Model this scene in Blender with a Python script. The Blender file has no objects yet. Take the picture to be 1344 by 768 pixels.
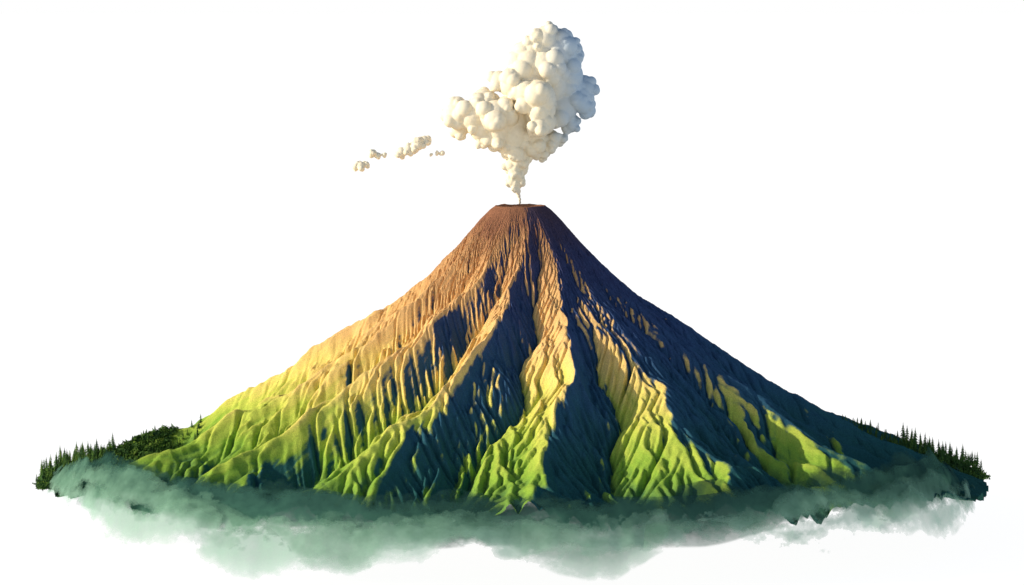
import bpy, math, numpy as np, time
from mathutils import Vector
T0=time.time()
rng=np.random.default_rng(7)
scene=bpy.context.scene
scene.view_settings.view_transform='Standard'
scene.view_settings.look='None'
scene.view_settings.exposure=0
D2R=math.pi/180

# ------------------------------------------------ helpers
def _hash(ix,iy,iz,seed):
    h=(ix*374761393+iy*668265263+iz*1440662683+seed*974634777)&0xffffffff
    h=((h^(h>>13))*1274126177)&0xffffffff
    h=((h^(h>>16))*2246822519)&0xffffffff
    return (h^(h>>15)).astype(np.float64)/4294967296.0
def vnoise(x,y,z,seed=0):
    fx,fy,fz=np.floor(x),np.floor(y),np.floor(z)
    ix,iy,iz=fx.astype(np.int64),fy.astype(np.int64),fz.astype(np.int64)
    u,v,w=x-fx,y-fy,z-fz
    u=u*u*(3-2*u);v=v*v*(3-2*v);w=w*w*(3-2*w)
    r=0
    for a in (0,1):
        for b in (0,1):
            for c in (0,1):
                r=r+_hash(ix+a,iy+b,iz+c,seed)*(u if a else 1-u)*(v if b else 1-v)*(w if c else 1-w)
    return r
def fbm(x,y,z,octv=5,seed=0,gain=0.5):
    s=0;a=1;t=0
    for o in range(octv):
        f=2.03**o
        s=s+a*vnoise(x*f+o*17.3,y*f+o*5.1,z*f+o*9.7,seed+o);t+=a;a*=gain
    return s/t
def sstep(a,b,x):
    t=np.clip((x-a)/(b-a),0,1);return t*t*(3-2*t)
def make_mesh(name,V,F,attrs=None,mat=None,smooth=True):
    V=np.asarray(V,dtype=np.float32);F=np.asarray(F,dtype=np.int32)
    me=bpy.data.meshes.new(name)
    n=F.shape[1]
    me.vertices.add(len(V));me.vertices.foreach_set('co',V.ravel())
    me.loops.add(F.size);me.loops.foreach_set('vertex_index',F.ravel())
    me.polygons.add(len(F))
    me.polygons.foreach_set('loop_start',np.arange(0,F.size,n,dtype=np.int32))
    me.polygons.foreach_set('use_smooth',np.full(len(F),smooth))
    if attrs:
        for k,a in attrs.items():
            at=me.attributes.new(k,'FLOAT','POINT');at.data.foreach_set('value',np.asarray(a,dtype=np.float32).ravel())
    me.update(calc_edges=True);me.validate()
    ob=bpy.data.objects.new(name,me);scene.collection.objects.link(ob)
    if mat: me.materials.append(mat)
    return ob
class NT:
    def __init__(s,m): m.use_nodes=True;s.t=m.node_tree;s.t.nodes.clear()
    def n(s,ty,**k):
        nd=s.t.nodes.new(ty)
        for a,b in k.items():
            if a.startswith('i_'): nd.inputs[a[2:].replace('_',' ')].default_value=b
            else: setattr(nd,a,b)
        return nd
    def l(s,a,b): s.t.links.new(a,b)
def ramp(nt,stops,interp='LINEAR'):
    r=nt.n('ShaderNodeValToRGB');cr=r.color_ramp;cr.interpolation=interp
    while len(cr.elements)<len(stops): cr.elements.new(0.5)
    for e,(p,c) in zip(cr.elements,stops):
        e.position=p;e.color=(c[0],c[1],c[2],1)
    return r

# ------------------------------------------------ volcano height field (log-polar stream erosion)
nr,nt_=900,1900
R0,R1=0.33,6.7
r=R0*np.exp(np.linspace(0,math.log(R1/R0),nr))
th=np.linspace(0,2*math.pi,nt_,endpoint=False)
pr=[.33,.40,.55,.85,1.2,1.55,2.0,2.5,3.0,3.5,4.0,4.4,5.0,5.6,6.05,6.7]
pd=[0,.045,.20,.55,.90,1.17,1.45,1.80,2.14,2.43,2.68,2.87,3.12,3.38,3.54,3.75]
prof=3.55-np.interp(r,pr,pd)
k=np.ones(25)/25
pp=np.convolve(np.pad(prof,12,mode='reflect',reflect_type='odd'),k,'valid');prof[8:]=pp[8:]
RR,TT=np.meshgrid(r,th,indexing='ij')
CX,CY=np.cos(TT),np.sin(TT)
lr=np.log(RR)
cr=[(-178,-184),(-151,-157),(-125,-138),(-101,-117),(-74,-89),(-50,-60),(-27,-33),(-3,-6),(22,20),(47,44),(70,70),(96,98),(120,124),(148,150)]
c2=np.array([c[0] for c in cr],float);c5=np.array([c[1] for c in cr],float)
t=(np.log(r)-math.log(2))/(math.log(5)-math.log(2));t=np.clip(t,-1.3,1.2)
wig=np.stack([4.5*(fbm(np.log(r)*4.0+7*i,r*0+i,r*0,3,50+i)-.5)*2 for i in range(len(cr))],0)
A=(c2[:,None]+(c5-c2)[:,None]*t[None]+wig)
A=np.sort(A,axis=0)
warp=(fbm(CX*4+9,CY*4+9,lr*4,4,91)-.5)*10
td=((np.degrees(TT)+warp+180)%360)-180
main=np.zeros_like(RR)
for i in range(nr):
    a=np.concatenate([[A[-1,i]-360],A[:,i],[A[0,i]+360]])
    x=np.where(td[i]<a[0],td[i]+360,td[i]);x=np.where(x>a[-1],x-360,x)
    j=np.clip(np.searchsorted(a,x)-1,0,len(a)-2)
    f=(x-a[j])/(a[j+1]-a[j])
    main[i]=1-np.abs(2*f-1)
amp=np.interp(r,[.33,.6,1.0,1.8,2.8,4.0,5.0,6.0,6.7],[.0,.04,.17,.38,.54,.54,.38,.12,.04])
main=np.sqrt(main**2+.004)-.063
azd=((np.degrees(TT)+180)%360)-180
sector=sstep(-72,-60,azd)*(1-sstep(60,80,azd))
smoothf=1-sector*np.interp(r,[.33,1.6,2.4,3.2,4.2,6.7],[.7,.82,.75,.5,.15,0])[:,None]
h=prof[:,None]-amp[:,None]*main*smoothf
def ridged(s,seed,oc=4):
    q=0;a=1;t=0
    for o in range(oc):
        f=s*2.0**o
        n=1-np.abs(2*vnoise(CX*f+20+o,CY*f+20,lr*f*.42+o*3,seed+o)-1)
        q=q+a*n;t+=a;a*=.55
    return q/t
h=h+RR*0.13*(ridged(5,3)-.6)*np.interp(r,[.33,.8,2,6.7],[.5,.8,1,.7])[:,None]*(smoothf*.7+.3)
nz2=vnoise(CX*80+90,CY*80+90,lr*45,8)-.5
h=h+RR*0.010*nz2*(smoothf*.6+.4)
h=h.astype(np.float32)
dth=2*math.pi/nt_
cell=(r*dth).astype(np.float32)
dr=np.diff(r).astype(np.float32)
offs=(-2,-1,0,1,2)
K=0.024
area=((cell**2)[:,None]*np.ones((1,nt_))*(0.4+1.2*vnoise(CX*14+9,CY*14+9,lr*14,4))).astype(np.float32)
for it in range(74):
    S=np.stack([(h[:-1]-np.roll(h[1:],-o,axis=1))/(np.sqrt(dr**2+(o*cell[1:])**2)[:,None]) for o in offs],0)
    W=np.maximum(S,1e-4);W=W*W;W=W*W
    W/=W.sum(0)
    Sm=np.maximum(S.max(0),0.0)
    Q=area.copy()
    for i in range(nr-1):
        q=Q[i];n=Q[i+1]
        w=W[:,i]*q
        n+=w[2]
        n[:-1]+=w[1][1:];n[-1]+=w[1][0]
        n[1:]+=w[3][:-1];n[0]+=w[3][-1]
        n[:-2]+=w[0][2:];n[-2:]+=w[0][:2]
        n[2:]+=w[4][:-2];n[:2]+=w[4][-2:]
    E=K*Q[:-1]**.53*Sm
    low=np.minimum(np.minimum(h[1:],np.roll(h[1:],1,1)),np.roll(h[1:],-1,1))+0.10*dr[:,None]
    hn=np.maximum(h[:-1]-E,np.minimum(low,h[:-1]))
    h[:-1]=hn
    L=np.roll(h,1,1);Rr=np.roll(h,-1,1)
    lap=L+Rr-2*h
    sl=np.maximum(np.abs(h-L),np.abs(h-Rr))/cell[:,None]
    h+=lap*np.where(sl>1.5,0.22,0.024).astype(np.float32)
    h[1:-1]+=.025*(h[2:]+h[:-2]-2*h[1:-1])
h=h.astype(np.float64)
C=prof[:,None]-h
C-=np.percentile(C,8,axis=1)[:,None]
C*=np.interp(r,[.33,.4,.7,5.0,6.0,6.7],[.15,.5,1.0,1.0,.6,.4])[:,None]
Z=prof[:,None]-C
west=sstep(0.45,0.95,-CX)
Z-=west*np.interp(r,[3.9,4.4,4.8,5.6,6.7],[0,.12,.05,0,0])[:,None]
def blur(a,n):
    k=n//2
    p=np.concatenate([a[:,-k:],a,a[:,:k]],1);cs=np.cumsum(np.pad(p,((0,0),(1,0))),1);a=(cs[:,2*k+1:]-cs[:,:-2*k-1])/(2*k+1)
    p=np.pad(a,((k,k),(0,0)),mode='edge');cs=np.cumsum(np.pad(p,((1,0),(0,0))),0);return (cs[2*k+1:]-cs[:-2*k-1])/(2*k+1)
Z+=.55*(Z-blur(Z,9))*sstep(.4,.9,RR)
wp=C*3.0+ (fbm(CX*9+20,CY*9+20,lr*9,3,600)-.5)*.35
def rill(f,g,seed):
    n=vnoise((CX*f+100)+wp*4,(CY*f+100)-wp*4,lr*g,seed)
    return 1-np.abs(2*n-1)
rl=.6*rill(34,3,610)+.4*rill(75,6,620)
Z+=RR*.005*(rl-.6)*sstep(.4,1.0,RR)
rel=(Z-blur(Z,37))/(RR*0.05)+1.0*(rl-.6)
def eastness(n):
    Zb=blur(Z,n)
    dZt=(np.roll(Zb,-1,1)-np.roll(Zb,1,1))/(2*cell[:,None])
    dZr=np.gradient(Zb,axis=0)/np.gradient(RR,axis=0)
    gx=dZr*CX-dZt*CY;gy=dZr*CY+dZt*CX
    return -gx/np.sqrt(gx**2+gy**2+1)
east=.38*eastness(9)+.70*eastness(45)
print('erosion',time.time()-T0,'carve pct',np.percentile(C,[50,90,99]),'rel',np.percentile(rel,[5,50,95]),'east',np.percentile(east,[5,50,95]))
def terrain_z(x,y):
    rr=np.hypot(x,y);a=np.mod(np.arctan2(y,x),2*math.pi)
    i=np.clip((np.log(np.maximum(rr,.34)/R0)/math.log(R1/R0)*(nr-1)).astype(int),0,nr-1);j=(a/dth).astype(int)%nt_
    return Z[i,j]
V=np.stack([RR*CX,RR*CY,Z],-1)
rimn=(fbm(CX[0]*3+5,CY[0]*3+5,0*CX[0],4,77)-.5)
V[0,:,2]+=rimn*0.03
V[1:6,:,2]+=(rimn*0.03)[None]*np.linspace(.9,.2,5)[:,None]
inner=[]
for rr_,zz in [(.315,.006),(.29,-.004),(.24,-.06),(.16,-.12),(.07,-.14),(.005,-.14)]:
    q=np.stack([rr_*CX[0],rr_*CY[0],3.55+zz+rimn*(.03 if rr_>.27 else .08)*1.0+0*CX[0]],-1);inner.append(q)
V=np.concatenate([np.stack(inner[::-1],0),V],0)
ni=len(inner)
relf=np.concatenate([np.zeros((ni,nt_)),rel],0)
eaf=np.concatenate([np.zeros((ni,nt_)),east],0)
N=nr+ni
I,J=np.meshgrid(np.arange(N-1),np.arange(nt_),indexing='ij')
J2=(J+1)%nt_
F=np.stack([I*nt_+J,(I+1)*nt_+J,(I+1)*nt_+J2,I*nt_+J2],-1)
edge=5.42+.25*(fbm(CX*5+3,CY*5+3,0*CX,5,31,.6)-.5)+0.7*CX**4
keep=np.concatenate([np.ones((ni,nt_),bool),RR<edge],0)
F=F[keep[:-1]&keep[1:]]

m=bpy.data.materials.new('volcanic_slope');nt=NT(m)
geo=nt.n('ShaderNodeNewGeometry');sep=nt.n('ShaderNodeSeparateXYZ');nt.l(geo.outputs['Position'],sep.inputs[0])
n1=nt.n('ShaderNodeTexNoise',i_Scale=1.6,i_Detail=6.0,i_Roughness=.6);nt.l(geo.outputs['Position'],n1.inputs['Vector'])
mr=nt.n('ShaderNodeMapRange');mr.inputs['From Min'].default_value=-0.2;mr.inputs['From Max'].default_value=3.6
ad=nt.n('ShaderNodeMath',operation='MULTIPLY_ADD');ad.inputs[1].default_value=0.9;nt.l(n1.outputs[0],ad.inputs[0]);nt.l(sep.outputs[2],ad.inputs[2])
sb=nt.n('ShaderNodeMath',operation='SUBTRACT');sb.inputs[1].default_value=.45;nt.l(ad.outputs[0],sb.inputs[0])
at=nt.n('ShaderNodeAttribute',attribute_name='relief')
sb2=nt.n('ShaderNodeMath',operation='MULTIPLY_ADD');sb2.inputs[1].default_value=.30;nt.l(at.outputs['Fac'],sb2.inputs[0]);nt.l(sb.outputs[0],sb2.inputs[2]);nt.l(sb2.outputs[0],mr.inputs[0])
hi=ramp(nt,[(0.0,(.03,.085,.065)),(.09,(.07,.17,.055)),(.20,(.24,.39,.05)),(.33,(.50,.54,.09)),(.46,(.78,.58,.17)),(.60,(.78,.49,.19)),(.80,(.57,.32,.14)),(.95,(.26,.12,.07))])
lo=ramp(nt,[(0.0,(.022,.08,.065)),(.2,(.025,.10,.10)),(.4,(.03,.09,.15)),(.6,(.038,.075,.165)),(.8,(.048,.06,.14)),(1,(.07,.048,.07))])  # dark gully and east-face cover, with the flank's navy shade painted in
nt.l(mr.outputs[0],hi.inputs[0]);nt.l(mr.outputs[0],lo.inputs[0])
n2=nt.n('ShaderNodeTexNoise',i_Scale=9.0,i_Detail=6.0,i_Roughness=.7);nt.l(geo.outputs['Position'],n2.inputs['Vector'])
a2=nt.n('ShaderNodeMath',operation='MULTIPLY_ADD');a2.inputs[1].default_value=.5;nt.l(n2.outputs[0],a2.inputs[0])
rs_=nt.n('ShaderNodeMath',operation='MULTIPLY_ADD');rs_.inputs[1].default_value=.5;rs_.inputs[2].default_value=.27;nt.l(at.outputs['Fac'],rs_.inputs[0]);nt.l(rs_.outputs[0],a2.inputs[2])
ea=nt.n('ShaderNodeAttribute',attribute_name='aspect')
a3=nt.n('ShaderNodeMath',operation='MULTIPLY_ADD');a3.inputs[1].default_value=-2.6;nt.l(ea.outputs['Fac'],a3.inputs[0]);nt.l(a2.outputs[0],a3.inputs[2])  # east-facing slopes pushed to the dark ramp as painted shade
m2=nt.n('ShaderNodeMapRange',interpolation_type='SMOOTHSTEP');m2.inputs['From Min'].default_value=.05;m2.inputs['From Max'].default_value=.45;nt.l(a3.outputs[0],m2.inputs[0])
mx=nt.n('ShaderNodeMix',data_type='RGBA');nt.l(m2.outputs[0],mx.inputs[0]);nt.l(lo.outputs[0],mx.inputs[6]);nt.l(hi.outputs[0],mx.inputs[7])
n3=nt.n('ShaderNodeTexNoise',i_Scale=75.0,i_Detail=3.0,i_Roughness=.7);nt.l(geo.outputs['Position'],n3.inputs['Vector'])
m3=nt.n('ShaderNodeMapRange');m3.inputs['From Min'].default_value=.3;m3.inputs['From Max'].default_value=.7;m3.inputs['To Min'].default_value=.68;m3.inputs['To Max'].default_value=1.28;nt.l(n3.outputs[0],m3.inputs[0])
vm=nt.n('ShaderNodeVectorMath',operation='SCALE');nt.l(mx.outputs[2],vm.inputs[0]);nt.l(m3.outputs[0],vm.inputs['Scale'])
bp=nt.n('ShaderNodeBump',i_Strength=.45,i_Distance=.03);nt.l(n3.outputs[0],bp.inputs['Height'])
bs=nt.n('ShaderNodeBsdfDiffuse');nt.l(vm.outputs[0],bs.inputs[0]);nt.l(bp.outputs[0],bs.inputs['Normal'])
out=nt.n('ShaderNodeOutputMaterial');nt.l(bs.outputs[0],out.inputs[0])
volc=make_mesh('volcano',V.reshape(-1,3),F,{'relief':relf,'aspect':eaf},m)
print('volcano',time.time()-T0)

# ------------------------------------------------ ground: grey sheet, white emission added to blank out background and shadows
m=bpy.data.materials.new('glow_ground');nt=NT(m)
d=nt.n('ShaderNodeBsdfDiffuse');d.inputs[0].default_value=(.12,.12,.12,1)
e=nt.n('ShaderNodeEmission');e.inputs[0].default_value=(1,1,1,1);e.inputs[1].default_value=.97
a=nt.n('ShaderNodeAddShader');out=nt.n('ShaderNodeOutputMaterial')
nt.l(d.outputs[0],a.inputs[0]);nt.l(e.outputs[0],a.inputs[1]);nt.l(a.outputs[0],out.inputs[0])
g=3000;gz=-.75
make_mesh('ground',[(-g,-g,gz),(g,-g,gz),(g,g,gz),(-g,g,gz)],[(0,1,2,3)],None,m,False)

# ------------------------------------------------ mist banks around the foot
m=bpy.data.materials.new('mist');nt=NT(m)
tone=nt.n('ShaderNodeAttribute',attribute_name='tone');al=nt.n('ShaderNodeAttribute',attribute_name='alpha')
c=ramp(nt,[(0,(.02,.06,.055)),(.3,(.05,.135,.10)),(.6,(.16,.31,.22)),(1,(.36,.56,.44))])
nt.l(tone.outputs['Fac'],c.inputs[0])
d=nt.n('ShaderNodeBsdfDiffuse');tr=nt.n('ShaderNodeBsdfTranslucent');nt.l(c.outputs[0],d.inputs[0]);nt.l(c.outputs[0],tr.inputs[0])
ms=nt.n('ShaderNodeMixShader');ms.inputs[0].default_value=.35;nt.l(d.outputs[0],ms.inputs[1]);nt.l(tr.outputs[0],ms.inputs[2])
tp=nt.n('ShaderNodeBsdfTransparent');mm=nt.n('ShaderNodeMixShader');nt.l(al.outputs['Fac'],mm.inputs[0]);nt.l(tp.outputs[0],mm.inputs[1]);nt.l(ms.outputs[0],mm.inputs[2])
out=nt.n('ShaderNodeOutputMaterial');nt.l(mm.outputs[0],out.inputs[0])
Vs=[];Fs=[];TN=[];AL=[];base=0
shells=[ # radius, z bottom, z top, outward lean, tone lo/hi, alpha, coverage offset
 (5.12,-.06,.50,.25,.00,.22,.80,.33),
 (5.36,-.18,.40,.25,.08,.42,.97,.05),
 (5.50,-.34,.30,.25,.38,.80,.78,.36),
 (5.62,-.46,.20,.20,.60,1.0,.72,.42)]
nu,nv=3200,80
for si,(Rs,zb,zt,lean,t0,t1,a0,cov) in enumerate(shells):
    u=np.linspace(0,2*math.pi,nu,endpoint=False);v=np.linspace(0,1,nv)
    vv,uu=np.meshgrid(v,u,indexing='ij')
    x,y=np.cos(uu),np.sin(uu)
    ez=(fbm(x*3+si*11,y*3+si*7,vv*0,3,200+si)-.5)
    zs=(fbm(x*4.2+si*.8+30,y*4.2+si*.6,vv*0,4,250)-.5)*(.5,.35,1.0,1.2)[si]
    sd=sstep(.98,.70,-y)*(.24 if si>1 else .12)
    ends=sstep(.35,.1,-y)*(.26 if si<2 else .30)
    back=sstep(-.05,.3,y)*.2
    rad=Rs+lean*(1-vv)+.18*ez+.42*np.abs(x)-.17*sstep(.4,.9,x)
    z=zb+sd+(zt-zb-sd*.4-back-ends)*vv+zs*(1-.5*vv)*(1-.6*sstep(.35,.1,-y))
    px,py=rad*x,rad*y
    f=fbm(px*1.4+40,py*1.4+40,z*2.2+si*3.3,8,300+10*si,.66)
    f2=fbm(px*5+70,py*5+70,z*6+si,4,400+si,.6)
    prof_v=1-np.abs(vv-.5)/.5
    fld=(f-.5)*1.3+(prof_v-cov)*.5
    al_=sstep(-.008,.012,fld)*a0*(.5+.6*sstep(.0,.22,fld))*(.75+.5*(f2-.2))*sstep(0,.06,vv)*(.6+.4*sstep(0,.4,vv))
    al_=np.clip(al_,0,.97)
    tn=np.clip(t0+(t1-t0)*(1-vv)+.35*(f2-.5)+.1*(.5-f),0,1)
    idx=np.arange(nu*nv).reshape(nv,nu)
    Fq=np.stack([idx[:-1],np.roll(idx[:-1],-1,1),np.roll(idx[1:],-1,1),idx[1:]],-1)
    mk=(al_[:-1]>.004)|(al_[1:]>.004)
    Fs.append(Fq[mk]+base);base+=nu*nv
    Vs.append(np.stack([px,py,z],-1).reshape(-1,3));TN.append(tn.ravel());AL.append(al_.ravel())
make_mesh('mist',np.concatenate(Vs),np.concatenate(Fs),{'tone':np.concatenate(TN),'alpha':np.concatenate(AL)},m)

# ------------------------------------------------ conifers
m=bpy.data.materials.new('conifer_foliage');nt=NT(m)
geo=nt.n('ShaderNodeNewGeometry');n1=nt.n('ShaderNodeTexNoise',i_Scale=9.0,i_Detail=4.0);nt.l(geo.outputs['Position'],n1.inputs['Vector'])
c=ramp(nt,[(.3,(.03,.07,.03)),(.55,(.07,.14,.03)),(.75,(.16,.23,.04))]);nt.l(n1.outputs[0],c.inputs[0])
d=nt.n('ShaderNodeBsdfDiffuse');nt.l(c.outputs[0],d.inputs[0]);out=nt.n('ShaderNodeOutputMaterial');nt.l(d.outputs[0],out.inputs[0])
fol=m
def conifer(rs,hh):
    V=[];F=[]
    w=hh*rs.uniform(.17,.24)
    def tri(a,b,c): 
        n=len(V);V.extend([a,b,c]);F.append((n,n+1,n+2))
    for k in range(4):
        a=k*math.pi/2;b=a+math.pi/2;q=hh*.022
        tri((q*math.cos(a),q*math.sin(a),-.03),(q*math.cos(b),q*math.sin(b),-.03),(0,0,hh*.95))
    tiers=8
    for t in range(tiers):
        f=t/(tiers-1);z=hh*(.10+.80*f);rad=w*(1-f)**.8+hh*.02
        nb=7 if t<6 else 5
        for b in range(nb):
            a=(b+rs.uniform(-.35,.35))*2*math.pi/nb+t;L=rad*rs.uniform(.65,1.2);dz=-hh*.05*rs.uniform(.6,1.6);s=.42
            zt=z+hh*.11
            p=(L*math.cos(a),L*math.sin(a),z+dz)
            tri((0,0,zt),(L*.62*math.cos(a-s),L*.62*math.sin(a-s),z+dz*.2),p)
            tri((0,0,zt),p,(L*.62*math.cos(a+s),L*.62*math.sin(a+s),z+dz*.2))
    return np.array(V),np.array(F)
variants=[conifer(np.random.default_rng(i),1.0) for i in range(8)]
def clump(rs,rad):
    n=26;c=rs.normal(size=(n,3));c/=np.linalg.norm(c,axis=1)[:,None];c*=rad*rs.uniform(.5,1.05,(n,1));c[:,2]=np.abs(c[:,2])*.8
    V=(c[:,None,:]+rs.normal(size=(n,3,3))*rad*.26).reshape(-1,3);return V,np.arange(n*3).reshape(n,3)
cl=[clump(np.random.default_rng(60+i),1.0) for i in range(8)]
def forest(name,az0,az1,ra,rmax,n,nc,caz,cr0,seed):
    rs=np.random.default_rng(seed);Vs=[];Fs=[];b=0
    def put(v,f,x,y,z,s):
        nonlocal b
        a=rs.uniform(0,6.28);ca,sa=math.cos(a),math.sin(a)
        q=np.stack([v[:,0]*ca-v[:,1]*sa,v[:,0]*sa+v[:,1]*ca,v[:,2]],-1)*s+np.array([x,y,z])
        Vs.append(q);Fs.append(f+b);b+=len(v)
    for i in range(n):
        a=rs.uniform(az0,az1)*D2R;rr=ra+ (rmax-ra)*rs.uniform(0,1)
        x,y=rr*math.cos(a),rr*math.sin(a);z=float(terrain_z(x,y))
        if rr>5.9: z=max(z,-.02)
        s=(.085+.07*rs.random()) if rr<5.4 else (.11+.20*rs.random()**1.6)
        v,f=variants[rs.integers(8)];put(v,f,x,y,z-.01,s)
    for i in range(nc):
        a=rs.uniform(*caz)*D2R;rr=rs.uniform(cr0,rmax-.05)
        x,y=rr*math.cos(a),rr*math.sin(a);z=float(terrain_z(x,y))
        if rr>5.9: z=max(z,-.04)
        v,f=cl[rs.integers(8)];put(v,f,x,y,z,.03+.04*rs.random())
    make_mesh(name,np.concatenate(Vs),np.concatenate(Fs),None,fol,False)
forest('conifer_forest',160,185,4.2,6.35,430,3200,(165,191),4.6,1)
forest('conifer_forest.001',3,20,4.6,6.17,300,500,(-2,15),5.7,2)
print('trees',time.time()-T0)

# ------------------------------------------------ smoke + little clouds
m=bpy.data.materials.new('steam_cloud');nt=NT(m)
geo=nt.n('ShaderNodeNewGeometry');n1=nt.n('ShaderNodeTexNoise',i_Scale=22.0,i_Detail=4.0,i_Roughness=.6);nt.l(geo.outputs['Position'],n1.inputs['Vector'])
c=ramp(nt,[(.3,(.78,.68,.50)),(.7,(.86,.76,.58))]);nt.l(n1.outputs[0],c.inputs[0])
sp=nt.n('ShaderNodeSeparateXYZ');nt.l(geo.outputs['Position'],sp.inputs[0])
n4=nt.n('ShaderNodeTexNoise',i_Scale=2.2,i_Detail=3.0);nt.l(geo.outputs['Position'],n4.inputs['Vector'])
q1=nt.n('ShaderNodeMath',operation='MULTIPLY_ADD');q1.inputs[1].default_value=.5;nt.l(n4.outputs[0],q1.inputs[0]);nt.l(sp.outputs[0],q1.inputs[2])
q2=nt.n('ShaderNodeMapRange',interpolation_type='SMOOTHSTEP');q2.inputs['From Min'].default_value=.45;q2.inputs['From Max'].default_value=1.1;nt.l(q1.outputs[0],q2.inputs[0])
mxs=nt.n('ShaderNodeMix',data_type='RGBA');mxs.inputs[7].default_value=(.42,.51,.60,1);nt.l(q2.outputs[0],mxs.inputs[0]);nt.l(c.outputs[0],mxs.inputs[6])  # blue-grey mixed in towards the right, painted shade on the plume
bp=nt.n('ShaderNodeBump',i_Strength=.08,i_Distance=.02);nt.l(n1.outputs[0],bp.inputs['Height'])
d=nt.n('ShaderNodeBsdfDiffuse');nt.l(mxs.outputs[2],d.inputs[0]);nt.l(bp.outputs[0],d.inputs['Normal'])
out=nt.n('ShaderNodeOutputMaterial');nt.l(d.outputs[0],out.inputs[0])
stm=m
import bmesh
bm=bmesh.new();bmesh.ops.create_icosphere(bm,subdivisions=3,radius=1)
IV=np.array([v.co[:] for v in bm.verts]);IF=np.array([[v.index for v in f.verts] for f in bm.faces]);bm.free()
def puffs(name,lst,seed,voxel,nch=16,ngc=5,c0=.40,c1=.62):
    rs=np.random.default_rng(seed);S=[]
    for (px,py,rp,dy) in lst:
        c=np.array([(px-683)/100,dy,(625-py)/100]);R=rp/100
        S.append((c,R*.86))
        for i in range(nch):
            d=rs.normal(size=3);d/=np.linalg.norm(d)
            rc=R*rs.uniform(c0,c1);cc=c+d*(R*1.2-rc*.9);S.append((cc,rc))
            for j in range(ngc):
                e=rs.normal(size=3);e/=np.linalg.norm(e);e=e+d*.8;e/=np.linalg.norm(e)
                rg=rc*rs.uniform(.45,.65);S.append((cc+e*(rc*.62),rg))
    V=np.concatenate([IV*R+c for c,R in S]);F=np.concatenate([IF+i*len(IV) for i in range(len(S))])
    ob=make_mesh(name,V,F,None,stm,True)
    md=ob.modifiers.new('r','REMESH');md.mode='VOXEL';md.voxel_size=voxel;md.use_smooth_shade=True
    sm=ob.modifiers.new('s','SMOOTH');sm.factor=.5;sm.iterations=3
    return ob
plume=[(682,266,2.0,0),(682,262,2.2,0),(681,257,3,0),(680,251,4.5,0),(677,245,7,0),(672,239,8,0),(684,238,7,.02),(676,228,9,0),(686,224,8,.05),
 (671,217,11,0),(685,213,12,.05),(677,203,15,0),(694,200,13,.1),(668,196,13,-.05),(712,202,10,.15),(722,188,14,.2),(737,184,8,.25),
 (700,185,20,.1),(672,180,20,-.05),(652,178,18,-.1),(634,184,11,-.05),
 (598,150,19,-.05),(604,168,14,0),(622,152,24,-.1),(634,132,18,-.05),(650,152,25,-.2),(632,170,18,-.1),(676,158,24,0),(700,150,30,.1),
 (655,105,14,-.05),(672,112,20,-.1),(690,104,25,0),(706,128,27,-.22),(708,166,16,-.3),(694,82,23,.0),(714,86,26,0),(722,112,29,.15),
 (736,140,27,.25),(760,128,22,.3),(770,118,15,.3),(768,140,15,.3),(745,100,24,.2),(750,165,12,.3),
 (702,58,14,0),(716,50,18,0),(730,68,24,.08),(746,72,17,.15),(720,42,11,.05),(738,52,12,.1),(752,62,11,.15)]
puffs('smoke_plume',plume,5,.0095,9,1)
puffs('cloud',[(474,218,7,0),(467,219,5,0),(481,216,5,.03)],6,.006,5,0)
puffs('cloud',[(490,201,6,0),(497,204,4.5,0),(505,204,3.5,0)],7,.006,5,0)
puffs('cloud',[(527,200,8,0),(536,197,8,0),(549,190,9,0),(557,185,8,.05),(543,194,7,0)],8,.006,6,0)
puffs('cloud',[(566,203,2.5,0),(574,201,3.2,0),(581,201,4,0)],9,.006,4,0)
print('smoke',time.time()-T0)

# ------------------------------------------------ light
az,el=-170*D2R,22*D2R
s=Vector((math.cos(el)*math.cos(az),math.cos(el)*math.sin(az),math.sin(el)))
L=bpy.data.lights.new('sun','SUN');L.energy=4.8;L.angle=.5*D2R;L.color=(1,.90,.73)
lo_=bpy.data.objects.new('sun',L);lo_.rotation_euler=s.to_track_quat('Z','Y').to_euler();lo_.location=s*30;scene.collection.objects.link(lo_)
w=bpy.data.worlds.new('World');scene.world=w;nt=NT(w)
sky=nt.n('ShaderNodeTexSky',sky_type='NISHITA',sun_disc=False,sun_elevation=el,sun_rotation=math.atan2(s.x,s.y))
b1=nt.n('ShaderNodeBackground');b1.inputs[1].default_value=.14;nt.l(sky.outputs[0],b1.inputs[0])
b2=nt.n('ShaderNodeBackground');b2.inputs[0].default_value=(1,1,1,1);b2.inputs[1].default_value=1.0
tc=nt.n('ShaderNodeTexCoord');sp=nt.n('ShaderNodeSeparateXYZ');nt.l(tc.outputs['Generated'],sp.inputs[0])
mr=nt.n('ShaderNodeMapRange',interpolation_type='SMOOTHSTEP');mr.inputs['From Min'].default_value=.01;mr.inputs['From Max'].default_value=.08;nt.l(sp.outputs[2],mr.inputs[0])
mx=nt.n('ShaderNodeMixShader');nt.l(mr.outputs[0],mx.inputs[0]);nt.l(b2.outputs[0],mx.inputs[1]);nt.l(b1.outputs[0],mx.inputs[2])
out=nt.n('ShaderNodeOutputWorld');nt.l(mx.outputs[0],out.inputs[0])

# ------------------------------------------------ camera
cam=bpy.data.cameras.new('camera');co=bpy.data.objects.new('camera',cam);scene.collection.objects.link(co);scene.camera=co
tgt=Vector((-.11,0,2.41));p=4.3*D2R
co.location=tgt+Vector((0,-50*math.cos(p),50*math.sin(p)))
co.rotation_euler=(tgt-co.location).to_track_quat('-Z','Y').to_euler()
cam.sensor_width=36;cam.angle=2*math.atan(6.72/50)
cam.clip_end=8000
print('total',time.time()-T0)
